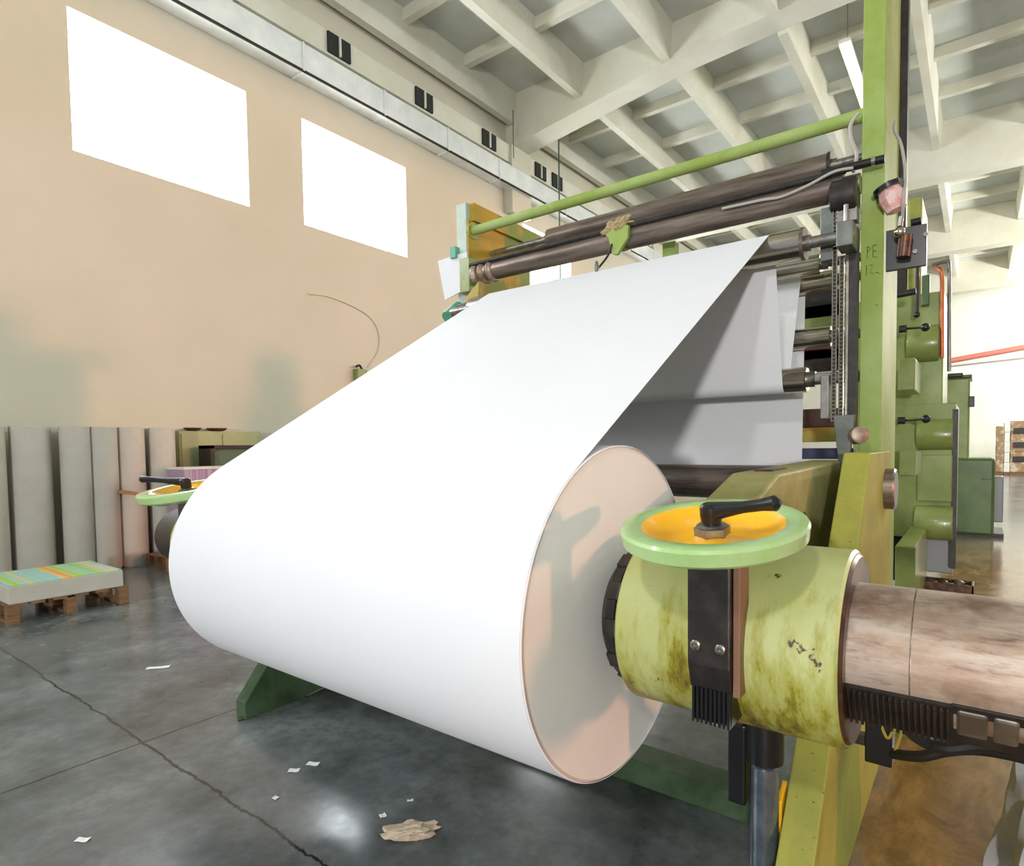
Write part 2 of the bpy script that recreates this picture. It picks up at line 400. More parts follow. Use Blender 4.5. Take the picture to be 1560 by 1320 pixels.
def tangent(c0, s0, c1, s1):
    """tangent points of two circles (y, z, r); s=+1 circle lies on the right of travel, -1 on the left"""
    d = Vector((c1[0]-c0[0], c1[1]-c0[1])); D = d.length; u = d/D; nrm = Vector((-u.y, u.x))
    k = (s0*c0[2]-s1*c1[2])/D; q = math.sqrt(1-k*k)
    nn = u*k+nrm*q
    return (c0[0]+nn.x*s0*c0[2], c0[1]+nn.y*s0*c0[2]), (c1[0]+nn.x*s1*c1[2], c1[1]+nn.y*s1*c1[2])
def arc(c, a, b_, cw=True, k=14):
    t0 = math.atan2(a[1]-c[1], a[0]-c[0]); t1 = math.atan2(b_[1]-c[1], b_[0]-c[0])
    if cw:
        while t1 > t0: t1 -= 2*math.pi
    else:
        while t1 < t0: t1 += 2*math.pi
    return [(c[0]+c[2]*math.cos(t0+(t1-t0)*i/k), c[1]+c[2]*math.sin(t0+(t1-t0)*i/k)) for i in range(k+1)]
g_ = .0015
C0 = (0, ZC, RR+.001); cl = [(*v[:2], v[2]+g_) for v in (ROL['lead'], ROL['turn'], ROL['deep'], ROL['low'])]
t01 = tangent(C0, 1, cl[0], 1); t12 = tangent(cl[0], 1, cl[1], -1); t23 = tangent(cl[1], -1, cl[2], 1); t34 = tangent(cl[2], 1, cl[3], 1)
t0s = math.atan2(t01[0][1]-ZC, t01[0][0])
path = [(C0[2]*math.cos(t0s+k*.05), ZC+C0[2]*math.sin(t0s+k*.05)) for k in range(62, 0, -1)]
path += [t01[0]]+arc(cl[0], t01[1], t12[0])+arc(cl[1], t12[1], t23[0], False)+arc(cl[2], t23[1], t34[0])+arc(cl[3], t34[1], (cl[3][0]+.05, cl[3][1]-cl[3][2]*.9), True, 8)
def sheet(path, x0, x1, th=.001):
    mb = MB(); A = []; k = len(path)
    for i, p in enumerate(path):
        q0, q1 = path[max(0, i-1)], path[min(k-1, i+1)]
        d = Vector((q1[0]-q0[0], q1[1]-q0[1])).normalized(); nn = Vector((-d.y, d.x))*th/2
        A.append([mb.bm.verts.new((x, p[0]+s*nn.x, p[1]+s*nn.y)) for x in (x0, x1) for s in (1, -1)])
    for a, b_ in zip(A, A[1:]):
        for i, j in ((0, 2), (2, 3), (3, 1), (1, 0)): mb.bm.faces.new((a[i], a[j], b_[j], b_[i]))
    mb.bm.faces.new((A[0][0], A[0][1], A[0][3], A[0][2])); mb.bm.faces.new((A[-1][0], A[-1][1], A[-1][3], A[-1][2]))
    return mb
obj('unwound_sheet', sheet(path, -W, 0), 'paper', pr)

# ------------------------------------------------------------------ machine frame
XL, XR = -2.75, .47          # inner faces of the two side posts
mf = thing('unwinding_machine', 'green painted steel unwinding machine frame with posts, legs and tie bar', 'machine', (-1.14, 2.2, FL))
PY0, PY1 = 2.13, 2.86
obj('post', MB().box(XR, XR+.12, PY0, PY1, FL, 4.75), 'post', mf, False, .006)
obj('post', MB().box(XL-.12, XL, PY0, PY1, FL, 3.9), 'palepost', mf, False, .006)
obj('side_plate', MB().prism([(PY0+.004, 3.74), (3.05, 3.74), (3.05, 2.6), (PY0+.004, 2.6)], XL+.001, XL+.02), 'farpost', mf, False, .004)
obj('top_plate', MB().prism([(PY0+.05, 3.9), (3.42, 3.88), (3.42, 3.74), (PY0+.05, 3.74)], XL-.16, XL+.05), 'farpost', mf, False, .004)
for x0, x1 in ((XR+.05, XR+.17), (XL-.27, XL-.15)):
    y0 = -.09 if x0 > 0 else .07
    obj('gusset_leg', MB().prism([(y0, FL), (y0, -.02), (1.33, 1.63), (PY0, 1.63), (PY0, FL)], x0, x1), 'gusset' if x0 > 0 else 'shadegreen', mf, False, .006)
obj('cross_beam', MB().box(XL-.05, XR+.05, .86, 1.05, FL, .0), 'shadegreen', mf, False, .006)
z = at(1308, 178, 1, 2.2).z
obj('tie_bar', MB().cyl((XL, 2.2, z), (XR, 2.2, z), .041, 32), 'post', mf)
obj('tie_bar_flange', MB().cyl((XL, 2.2, z), (XL+.03, 2.2, z), .075, 24), 'olive', mf)
obj('rail', MB().box(XR-.05, XR-.003, PY0-.09, PY0-.02, 1.75, 2.95), 'blackmetal', mf, False, .003)
obj('rail_strip', MB().box(XR-.068, XR-.05, PY0-.09, PY0-.03, 1.75, 2.9), 'chrome', mf, False)
obj('rail', MB().box(XL+.003, XL+.05, PY0-.09, PY0-.02, 1.75, 2.95), 'blackmetal', mf, False, .003)
# faint marker scribble on the front of the post
for st in ([(0, 0), (0, .07)], [(0, .07), (.025, .055), (0, .035)], [(.04, .07), (.04, 0), (.07, 0)], [(.04, .035), (.065, .035)], [(.04, .07), (.068, .07)],
           [(-.005, -.10), (-.005, -.04)], [(.02, -.045), (.045, -.04), (.02, -.09), (.05, -.095)], [(.06, -.09), (.08, -.095)]):
    obj('pen_stroke', MB().tube([(XR+.035+p[0]*.75, PY0-.001, 2.78+p[1]) for p in st], .0022, 5, 0), 'unitdark', mf)

# box arms between the pivot on the frame and the chucks
for x0, x1, lab in ((.2, .4, 'yellow green box arm between chuck and post, dark patch on top'), (-2.68, -2.48, 'yellow green box arm behind the far end of the paper roll')):
    ar = thing('box_arm', lab, 'machine arm', ((x0+x1)/2, 1.2, 1.05), 'arms that hold the roll')
    obj('arm_body', MB().prism([(.05, 1.14), (.25, 1.45), (.62, 1.555), (2.12, 1.575), (2.12, 1.08), (.3, .98)], x0, x1), 'arm', ar, False, .012)
    obj('recess', MB().box(x0+.05, x1-.07, .78, 1.02, 1.548, 1.566), 'oily', ar, False)  # thin dark plate marking the recess on the arm top
    obj('bolt', MB().cyl((x1-.005, .98, 1.34), (x1+.02, .98, 1.34), .024, 6), 'blackmetal', ar)
    obj('pivot_boss', MB().cyl((x1-.02, 1.98, 1.3), (x1+.07, 1.98, 1.3), .14, 32), 'unitdark', ar)

# ------------------------------------------------------------------ rollers
def roller(name, label, y, z, r, x0, x1, mat_, jr, jx0=XL, jx1=XR, grp='rollers of the machine', ring=None):
    t = thing(name, label, 'roller', ((x0+x1)/2, y, z-r), grp)
    obj('barrel', MB().lathe([(0, r-.006), (.006, r), (x1-x0-.006, r), (x1-x0, r-.006)], (x0, y, z), (1, 0, 0), 48), mat_, t)
    obj('journal', MB().lathe([(0, jr*1.35), (.05, jr*1.35), (.05, jr), (jx1-x1, jr)], (x1, y, z), (1, 0, 0), 24), 'plain', t)
    obj('journal', MB().lathe([(0, jr), (x0-jx0-.05, jr), (x0-jx0-.05, jr*1.35), (x0-jx0, jr*1.35)], (jx0, y, z), (1, 0, 0), 24), 'plain', t)
    if ring: obj('end_collar', MB().cyl((x1-.004, y, z), (x1+.018, y, z), r*1.07, 40), ring, t)
    return t
def xat(px, y, z):
    # X of the ray through pixel column px at height z and depth y
    best = None
    for k in range(-400, 200):
        x = k*.01; d = Vector((x, y, z))-CAM
        q = 840+F_PX*d.dot(rt)/d.dot(fw)
        if best is None or abs(q-px) < best[0]: best = (abs(q-px), x)
    return best[1]
y, z, r = ROL['lead']; roller('guide_roller', 'shiny steel roller the white sheet passes over at the top', y, z, r, -2.5, .185, 'chrome', .034, ring='steel')
y, z, r = ROL['turn']; roller('guide_roller', 'shiny steel roller at the bottom of the upper white sheet', y, z, r, -2.42, xat(1231, y, z), 'chrome', .038)
y, z, r = ROL['top']; roller('guide_roller', 'dull steel roller just under the topmost shiny roller', y, z, r, -2.4, xat(1250, y, z), 'chrome', .03)
y, z, r = ROL['deep']; roller('guide_roller', 'steel roller second below the topmost shiny roller, set further back', y, z, r, -2.4, xat(1270, y, z), 'chrome', .03)
y, z, r = ROL['mid']; roller('guide_roller', 'shiny steel roller above the red strip, halfway down beside the chain', y, z, r, -2.4, xat(1268, y, z), 'chrome', .035)
y, z, r = ROL['low']; roller('guide_roller', 'thick dark brown roller below the lower white sheet', y, z, r, -2.6, xat(1240, y, z), 'steel', .05)
zz = at(1200, 306, 1, 2.1).z
B = roller('guide_roller', 'long brown steel roller carrying the green clamp and rag', 2.1, zz, .078, -2.45, .33, 'steel', .06, ring='plain')
zz2 = at(1200, 270, 1, 2.45).z
A_ = roller('guide_roller', 'long brown steel roller highest under the green tie bar', 2.45, zz2, .082, -2.05, xat(1263, 2.45, zz2), 'steel', .03, ring='blackmetal')
zr = at(1000, 333, 1, 2.03).z
tag(obj('black_rod', MB().cyl((-2.62, 2.03, zr), (.40, 2.03, zr), .017, 16), 'blackmetal'), 'thin black rod stretched between the two brown top rollers', 'rod')
a, c = at(1252, 265, 1, 2.05), at(1348, 242, 1, 2.05)
hb = thing('handle_bar', 'short black bar sticking out across the front of the green post', 'bar', (.45, 2.05, a.z-.03))  # black rod handle across the post front
obj('bar', MB().cyl(a, c, .024, 20), 'black', hb); obj('collar', MB().cyl(a+(c-a)*.80, a+(c-a)*.86, .027, 20), 'chrome', hb)

# coloured strips and bars deep in the machine between sheet and post
def bar(name, label, px0, px1, y0p, y1p, Y, material, cat='bar'):
    a = at(px0, y0p, 1, Y); c = at(px1, y1p, 1, Y)
    return tag(obj(name, MB().box(min(a.x, c.x), max(a.x, c.x), Y, Y+.08, min(a.z, c.z), max(a.z, c.z)), material, None, False, .004), label, cat)
bar('cross_bar', 'dark grey bar seen between sheet and chain, above the green strip', 1130, 1300, 462, 478, 3.4, 'blackmetal')
bar('cross_bar', 'dull green bar between sheet and chain', 1130, 1300, 481, 495, 3.4, 'unit')
bar('cross_bar', 'dark red bar between sheet and chain, under the middle shiny roller', 1130, 1300, 527, 543, 3.4, mat('dark_red_paint', (.16, .012, .018), .5))
bar('cross_bar', 'black bar just under the dark red bar', 1130, 1300, 544, 562, 3.4, 'blackmetal')
bar('cross_bar', 'brown bar low between sheet and chain', 1130, 1300, 628, 651, 3.4, mat('dark_brown_paint', (.09, .03, .025), .5))
bar('cross_bar', 'ochre bar low between sheet and chain', 1130, 1300, 653, 673, 3.4, 'ochre')
bar('cross_bar', 'dark blue bar lowest between sheet and chain', 1130, 1300, 684, 700, 3.4, mat('dark_blue_paint', (.03, .035, .10), .5))
a = at(1250, 572, 1, 1.98); c = at(1262, 638, 1, 1.98)
tag(obj('hanging_bracket', MB().box(a.x, c.x, 1.98, 2.06, c.z, a.z).box(a.x-.05, XR-.05, 2.05, 2.16, a.z-.03, a.z+.02), 'plain', None, False, .004), 'grey flat bracket hanging under the lowest shiny roller', 'bracket')
a = at(1250, 318, 1, 2.0); c = at(1270, 395, 1, 2.0)
tag(obj('hanging_bracket', MB().box(a.x, c.x, 2.0, 2.06, c.z, a.z).box(a.x, XR-.05, 2.06, 2.14, a.z-.06, a.z), 'greyplate', None, False, .004), 'dark grey flat bracket hanging from the big roller end beside the chain', 'bracket')

# drive chains
lk = None
for k, (px, yy) in enumerate(((1273, 2.0), (1283, 2.0))):
    top = at(px, 290 if k == 0 else 390, 1, yy); bot = at(px, 640, 1, yy)
    ch = thing('drive_chain', ['long vertical drive chain left strand beside the green post', 'shorter vertical drive chain strand nearest the dark rail'][k], 'chain', (top.x, yy, bot.z), 'drive chains')
    pit = .0235; cnt = int((top.z-bot.z)/pit)
    for i in range(min(cnt, 98)):
        if lk is None:
            mb = MB()
            for s in (-1, 1): mb.box(s*.011-.002, s*.011+.002, -.008, .008, -.011, .011)
            mb.cyl((-.013, 0, -.006), (.013, 0, -.006), .0055, 8)
            lk = obj('link', mb, 'chrome', ch, False)
            # the mesh is made round the link's own centre
            lk.data.transform(Matrix.Translation(ORG[ch])); o = lk
        else:
            o = lk.copy(); COL.objects.link(o); o.parent = ch
        o.location = (0, 0, i*pit)
    obj('backing_strip', MB().box(top.x-.009, top.x+.009, yy+.004, yy+.007, bot.z, top.z), 'blackmetal', ch, False)
p = at(1296, 296, 1, 2.02)
sp = thing('chain_drive', 'dark grey motor drum at the top of the chain against the post', 'motor', (XR-.06, 2.04, p.z-.1))
obj('drum', MB().lathe([(0, .085), (.01, .1), (.135, .1), (.145, .09)], (XR-.15, 2.04, p.z), (1, 0, 0), 36), 'blackmetal', sp)
obj('foot', MB().box(XR-.12, XR-.002, 2.0, 2.08, p.z-.16, p.z-.08), 'plain', sp, False, .004)
p = at(1297, 362, 1, 2.0)
bl = thing('bearing_block', 'grey bearing block holding the top shiny roller beside the post', 'bearing', (XR-.05, 1.95, p.z-.06))
obj('block', MB().box(XR-.09, XR-.002, 1.86, 2.03, p.z-.08, p.z+.06), 'greyplate', bl, False, .006)
obj('screw', MB().cyl((XR-.05, 1.93, p.z+.06), (XR-.05, 1.93, p.z+.17), .014, 12), 'plain', bl)
# lower chain bracket
a = at(1270, 633, 1, 1.98); c = at(1302, 705, 1, 1.98)
cb = thing('chain_bracket', 'grey green tapered plate with a knurled knob at the foot of the chain', 'bracket', ((a.x+c.x)/2, 2.0, c.z))
obj('plate', MB().prism([(a.x, a.z), (c.x, a.z), (c.x-.02, c.z+.1), (c.x-.05, c.z-.12), (a.x+.045, c.z-.12), (a.x+.02, c.z+.1)], 1.96, 2.02, 1), 'greyplate', cb, False, .004)
p = at(1311, 664, 1, 1.95)
obj('knob', MB().lathe([(0, .03), (.01, .05), (.05, .05), (.06, .03)], (p.x-.02, 1.95, p.z), (.6, -1, .1), 20), 'shaft', cb)
obj('knob_stem', MB().cyl((p.x-.03, 1.97, p.z-.05), (p.x-.03, 1.97, p.z+.02), .015, 10), 'blackmetal', cb)

# ------------------------------------------------------------------ chuck, handwheel, shaft
def hand_wheel(parent, cx, side):
    """handwheel with its tilt; side=+1 near, -1 far"""
    c = Vector((cx, -.30, 1.412)); tilt = R_(9.8)
    ax = Vector((0, -math.sin(tilt), math.cos(tilt)))
    hw = MB().lathe([(.004, .215), (.001, .24), (.010, .252), (.044, .256), (.053, .251), (.055, .244), (.055, .205), (.05, .196), (.004, .19)], c, ax, 96, cap=False)
    h = obj('handwheel', hw, 'rim', parent)
    obj('dish', MB().lathe([(.05, .197), (.040, .187), (.014, .158), (.004, .12), (.006, .07), (.016, .045), (.016, 0)], c, ax, 72, cap=False), 'dish', h)
    obj('underside', MB().lathe([(0, .216), (-.018, .18), (-.026, .1), (-.036, .06), (-.036, 0)], c, ax, 48, cap=False), 'rim', h)
    obj('hub_nut', MB().lathe([(.012, .05), (.038, .05), (.042, .043)], c, ax, 6).lathe([(.042, .043), (.046, .036), (.046, .02)], c, ax, 24), 'plain', h, True)
    k = MB().lathe([(.03, .021), (.046, .021), (.047, .027), (.075, .031), (.097, .030), (.104, .022), (.106, 0)], c, ax, 28)
    h0 = c+ax*.082
    e = h0+(Vector((.185, -.02, .034)) if side > 0 else Vector((-.24, -.14, .02)))
    dirv = (e-h0)
    k.lathe([(0, .026), (dirv.length*.15, .024), (dirv.length*.5, .016), (dirv.length*.78, .0165), (dirv.length*.97, .0215), (dirv.length, .018), (dirv.length+.008, .008)], h0, dirv, 20)
    obj('lever', k, 'black', h)
    return h
def chuck(x0, s, label):
    """x0 = roll face, s = +1 outwards to +X"""
    X = lambda d: x0+s*d
    t = thing('roll_chuck', label, 'roll chuck', (X(.45), 0, ZC-.285), 'chucks at the roll ends')
    obj('sleeve', MB().lathe([(.13, .24), (.13, .278), (.137, .285), (.772, .285), (.78, .277), (.78, .19)], (x0, 0, ZC), (s, 0, 0), 120, cap=False), 'chuck', t)
    obj('end_ring', MB().lathe([(.776, .19), (.784, .19), (.79, .265), (.781, .272)], (x0, 0, ZC), (s, 0, 0), 90, cap=False), 'oily', t)
    fl_ = MB().lathe([(.02, .10), (.03, .19), (.055, .215), (.065, .232), (.10, .236), (.105, .225), (.13, .225)], (x0, 0, ZC), (s, 0, 0), 80, cap=False)
    f = obj('flange', fl_, 'blackmetal', t)
    p0 = Vector((X(.06), 0, ZC))
    for i in range(12):
        obj('jaw', MB().box(X(.085)-.022, X(.085)+.022, -.03, .03, ZC+.21, ZC+.240, rot=Matrix.Rotation(i*math.pi/6, 3, 'X'), piv=p0), 'blackmetal', f, False, .003)
    h = hand_wheel(t, X(.46), s)
    br = MB(); bx0, bx1 = X(.46)-.062, X(.46)+.062
    a = at(1047, 868, 1, -.33)
    br.prism([(-.335, 1.41), (-.335, 1.06), (-.315, .985), (-.24, .985), (-.24, 1.41)], bx0, bx1)
    b2 = obj('bracket', br, 'blackmetal', t, False, .006)
    for dx in (-.036, .036):
        obj('screw', MB().lathe([(0, .0145), (.006, .0145), (.008, .011), (.008, .006), (.004, .005), (.004, 0)], (X(.46)+dx, -.334, 1.115), (0, -1, 0), 20), 'chrome', b2)
    rbm = MB()
    for i in range(9): rbm.box(bx0+.008+i*.0128, bx0+.015+i*.0128, -.318, -.2, .885, .99)
    rbm.box(bx0+.005, bx1-.005, -.305, -.2, .89, .99)
    obj('worm_gear', rbm, 'black', b2, False)
    obj('side_cheek', MB().box(bx1+.002, bx1+.022, -.318, -.24, .98, 1.40), mat('brown_cheek_plate', (.22, .11, .06), .5), t, False, .003)
    return t
chuck(0, 1, 'big yellow green chuck drum with green and orange handwheel in front of roll end')
chuck(-W, -1, 'far roll chuck, only its green and orange handwheel showing past the roll')

def shaft(x0, s, L_, label):
    X = lambda d: x0+s*d
    t = thing('roll_shaft', label, 'shaft', (X(1.2), 0, ZC-.19), 'shafts beyond the chucks')
    obj('bar', MB().lathe([(.60, .185), (.60, .19), (L_-.01, .19), (L_, .18)], (x0, 0, ZC), (s, 0, 0), 120), 'shaft' if s > 0 else 'blackmetal', t)
    if s > 0:
        q = rotx(R_(30)); p0 = Vector((0, 0, ZC))
        rk = MB(); rk.box(X(.785), X(1.025), -.193, -.14, ZC-.075, ZC+.055, rot=q, piv=p0)
        for i in range(17): rk.box(X(.79)+i*.0138, X(.79)+i*.0138+.0065, -.206, -.19, ZC-.072, ZC+.05, rot=q, piv=p0)
        obj('rack', rk, 'blackmetal', t, False)
        for a, c in ((1.03, 1.095), (1.103, 1.155)):
            obj('key_block', MB().box(X(a), X(c), -.194, -.15, ZC-.045, ZC+.045, rot=q, piv=p0), 'plain', t, False, .008)
        obj('slot', MB().box(X(1.02), X(1.6), -.188, -.15, ZC-.078, ZC+.058, rot=q, piv=p0), 'blackmetal', t, False, .003)
        obj('weld_seam', MB().lathe([(.93, .190), (.932, .1904), (.934, .190)], (x0, 0, ZC), (s, 0, 0), 96, cap=False), 'steel', t)
    return t
shaft(0, 1, 1.9, 'thick worn brown steel shaft with black rack teeth right of the chuck')
shaft(-W, -1, 1.26, 'dark shaft end behind the far handwheel, left of the paper roll')
for X0, lab, hid in ((1.62, 'steel pedestal under the outer end of the brown shaft', 0), (-3.5, 'dark steel pedestal under the far shaft end', 1)):
    pass

# hydraulic cylinder and block under the chuck
hc = thing('hydraulic_cylinder', 'blue grey steel cylinder standing on the floor under the chuck', 'cylinder', (.45, .22, FL))
obj('barrel', MB().lathe([(FL, .05), (.53, .05), (.54, .042), (.6, .042)], (.458, .22, 0), (0, 0, 1), 32), 'bluesteel', hc)
obj('sleeve', MB().lathe([(.55, .066), (.80, .066)], (.458, .22, 0), (0, 0, 1), 32), 'black', hc)
obj('block', MB().box(.33, .395, .2, .30, .36, .66), 'black', hc, False, .008)
obj('fitting', MB().cyl((.365, .23, .66), (.365, .23, .74), .03, 16), 'oily', hc); obj('fitting', MB().cyl((.39, .25, .6), (.44, .235, .6), .02, 10), 'oily', hc)
tag(obj('yellow_guard', MB().prism([(.24, FL), (.24, .40), (.32, .44), (.38, FL)], .495, .513), 'yellow', None, False, .003), 'yellow plate standing between the steel cylinder and the green leg', 'guard plate')

# hoses, box and sack under the shaft
jb = thing('junction_box', 'small black box with bent wires beside the yellow green leg under the shaft', 'junction box', (.76, .55, .42))
p = at(1340, 1135, 1, .7)
obj('box', MB().box(p.x-.05, p.x+.045, .68, .78, p.z-.075, p.z+.10), 'black', jb, False, .006)
obj('stay', MB().box(XR+.165, p.x, .70, .74, p.z-.02, p.z+.02), 'blackmetal', jb, False)
w0 = at(1352, 1106, 1, .68); 
obj('wire', MB().tube([at(1340, 1100, 1, .67), at(1352, 1125, 1, .67), at(1362, 1112, 1, .67), at(1375, 1108, 1, .67), at(1362, 1150, 1, .67)], .006, 6), 'ochre', jb)
hs = MB().tube([at(1358, 1148, 1, .70), at(1400, 1153, 1, .6), at(1440, 1145, 1, .58), at(1480, 1142, 1, .55), at(1530, 1148, 1, .5), at(1600, 1165, 1, .45)], .02, 10)
tag(obj('hose', hs, 'rubber'), 'black hose sagging from the black box under the shaft', 'hose')
hs = MB().tube([at(1372, 1066, 1, .1), at(1384, 1108, 1, .3), at(1410, 1130, 1, .45), at(1445, 1140, 1, .45), at(1500, 1136, 1, .45), at(1600, 1150, 1, .4)], .024, 10)
tag(obj('hose', hs, 'rubber'), 'thicker black hose hooked up close under the brown shaft', 'hose')

# grey sack
sk = MB(); N = 40; H = 16; rings = []
base = Vector((1.47, 1.0, 0))
rnd = random.Random(3)
fold = [rnd.uniform(-1, 1) for _ in range(9)]
for j in range(H+1):
    v = j/H; ring = []
    for i in range(N):
        t = 2*math.pi*i/N
        rr_ = .30*(1-.25*v)*(1+.09*math.sin(5*t+3*v+fold[0])+.07*math.sin(9*t-5*v+fold[1])+.05*math.sin(14*t+8*v))
        ring.append(sk.bm.verts.new((base.x+rr_*math.cos(t)*1.15, base.y+rr_*math.sin(t), .62*v+.03*math.sin(4*t+6*v)*v)))
    rings.append(ring)
for A, B2 in zip(rings, rings[1:]):
    for i in range(N): sk.bm.faces.new((A[i], A[(i+1) % N], B2[(i+1) % N], B2[i]))
sk.bm.faces.new(rings[0]); sk.bm.faces.new(rings[-1])
tag(obj('sack', sk, 'cloth'), 'crumpled grey sack standing on the ochre floor at the lower right', 'sack')

# ------------------------------------------------------------------ fittings on the right post
XP = XR+.12
wsn = thing('wrapped_sensor', 'pink faceted cup under a tilted black cap on the post side', 'sensor', (XP+.05, 2.2, 3.05))
p = at(1359, 302, 1, 2.08)
obj('cup', MB().lathe([(-.085, .03), (-.075, .055), (.0, .072), (.05, .06)], p, (-.35, -.1, 1), 9), 'pink', wsn, False)
obj('cap', MB().lathe([(.05, .078), (.075, .078), (.08, .07)], p, (-.35, -.1, 1), 28), 'black', wsn)
obj('arm', MB().tube([p+Vector((-.02, 0, .09)), p+Vector((.03, .06, .11)), (XP-.005, 2.22, p.z+.08)], .014, 8), 'black', wsn)
rg = thing('air_regulator', 'black plate with a brass and chrome air regulator beside the post', 'air regulator', (XP+.08, 2.2, 2.7))
a, c = at(1350, 352, 1, 2.12), at(1411, 404, 1, 2.12)
obj('plate', MB().box(a.x, c.x, 2.12, 2.15, c.z, a.z), 'black', rg, False, .003)
p = at(1376, 373, 1, 2.07)
obj('body', MB().cyl((p.x, 2.07, p.z-.07), (p.x+.012, 2.07, p.z+.05), .036, 24), 'oily', rg)
obj('gauge', MB().ball(at(1371, 354, 1, 2.05), .032, 20), 'chrome', rg)
obj('stem', MB().cyl(at(1371, 345, 1, 2.05), at(1373, 330, 1, 2.05), .014, 12), 'plain', rg)
for q in ((1394, 383), (1373, 388), (1410, 357)): obj('screw', MB().cyl(at(*q, 1, 2.121), at(*q, 1, 2.106), .012, 12), 'chrome', rg)
tag(obj('cable', MB().tube([at(1364, 185, 1, 2.3), at(1363, 200, 1, 2.25), at(1372, 218, 1, 2.2), at(1378, 250, 1, 2.15), at(1379, 275, 1, 2.1), at(1377, 300, 1, 2.0), at(1375, 332, 1, 2.05)], .009, 8), 'cable'), 'grey cable hanging down the right side of the green post to the regulator', 'cable')
tag(obj('cable', MB().tube([at(1308, 172, 1, 2.08), at(1296, 190, 1, 2.08), at(1297, 212, 1, 2.08), at(1305, 235, 1, 2.08), at(1300, 262, 1, 2.06)], .011, 8), 'cable'), 'grey cable looping down the left side of the green post under the tie bar', 'cable')
tag(obj('cable', MB().tube([at(1300, 256, 1, 2.0), at(1270, 262, 1, 2.0), at(1230, 283, 1, 2.0), at(1190, 300, 1, 2.0), at(1160, 305, 1, 2.0), at(1100, 318, 1, 2.0)], .009, 8), 'cable'), 'grey cable strung along the brown top rollers', 'cable')
# dark channel behind the post and olive column with tan side
a, c = at(1366, 120, 1, 2.95), at(1378, 330, 1, 2.95)
tag(obj('cable_channel', MB().box(XP-.01, XP+.045, 2.87, 2.97, 2.9, 4.7), 'blackmetal', None, False, .003), 'dark brown cable channel up the back edge of the green post', 'cable channel')

# strut knuckle seen between post and leg
kn = thing('pivot_pin', 'brown steel pin head on the side of the post above the shaft', 'pin', (XP+.1, 2.0, 1.2))
p = at(1352, 745, 0, XP+.06)
obj('head', MB().lathe([(0, .115), (.05, .115), (.058, .105)], (XP+.045, p.y, p.z), (1, 0, 0), 32), 'steel', kn)
obj('washer', MB().cyl((XP-.0, p.y, p.z), (XP+.046, p.y, p.z), .14, 32), 'yellowgreen', kn)

# ------------------------------------------------------------------ printing unit behind
UY = 6.2
def px(x0, x1, y0, y1, Y):
    a = at(x0, y0, 1, Y); c = at(x1, y1, 1, Y); return a.x, c.x, c.z, a.z
pu = thing('printing_unit', 'tall green printing unit with rounded guards behind the post', 'printing machine', (.62, 6.7, 0))
def ubox(name, x0, x1, y0, y1, Y, dep, material='unit', parent=None, bev=.012):
    a, c, z0, z1 = px(x0, x1, y0, y1, Y)
    return obj(name, MB().box(a, c, Y, Y+dep, z0, z1), material, parent or pu, False, bev)
ubox('frame', 1300, 1436, 445, 604.5, UY+.01, 1.2); ubox('frame', 1300, 1453, 604, 806, UY, 1.3)
def guard(x0, x1, yc, rpx, Y, material='unit'):
    a, c = at(x0, yc, 1, Y), at(x1, yc, 1, Y); r = (at(x0, yc-rpx, 1, Y).z-a.z)
    return obj('roller_guard', MB().lathe([(0, r*.97), (.015, r), (c.x-a.x-.015, r), (c.x-a.x, r*.97)], (a.x, Y, a.z), (1, 0, 0), 40), material, pu)
guard(1384, 1431, 510, 28, UY+.05, 'unit'); guard(1398, 1452, 646, 24, UY+.05); guard(1395, 1452, 778, 26, UY+.02)
ubox('panel', 1398, 1450, 676, 748, UY-.06, .1)
ubox('gear_box', 1369, 1394, 527, 574, UY-1.2, .7); ubox('gear_box', 1371, 1395, 668, 706, UY-1.2, .7)
for x0, y0, x1 in ((1378, 480, 1410), (1376, 620, 1411)):
    a, c = at(x0, y0+3, 1, UY-.5), at(x1, y0, 1, UY-.6)
    h = obj('handle', MB().cyl(a, c, .012, 10), 'black', pu); obj('knob', MB().ball(c, .045, 20), 'black', h)
    obj('pivot', MB().cyl(a-Vector((.05, 0, .0)), a+Vector((.02, 0, 0)), .04, 14), 'blackmetal', h)
ubox('skirt', 1396, 1452, 800, 858, UY+.1, .6, 'greyside'); 
lg = px(1364, 1394, 808, 892, 4.6)
obj('leg', MB().box(lg[0], lg[1], 4.6, UY, 0, lg[3]-.02), 'unit', pu, False, .01)
ubox('dark_recess', 1364, 1381, 380, 870, UY+.3, .3, 'blackmetal', None, .003)
ubox('head_column', 1384, 1403, 286, 450, UY+.2, .9, 'olive'); 
ubox('head_bar', 1404, 1416, 402, 447, UY-.1, .06, 'unitdark')
ubox('edge_strip', 1452, 1456, 606, 850, UY-.02, .05, 'blackmetal', None, .002)
a = at(1398, 330, 1, UY-.2); c = at(1397, 462, 1, UY-.2)
h = obj('lift_rod', MB().cyl(a, c, .022, 12), 'blackmetal', pu)
obj('rod_end', MB().ball(c, .035, 14), 'black', h); obj('rod_grip', MB().cyl(at(1388, 322, 1, UY-.2), at(1404, 318, 1, UY-.2), .04, 14), 'black', h)
h = obj('side_lever', MB().cyl(at(1356, 433, 1, UY-.7), at(1396, 425, 1, UY-.7), .035, 12), 'blackmetal', pu)
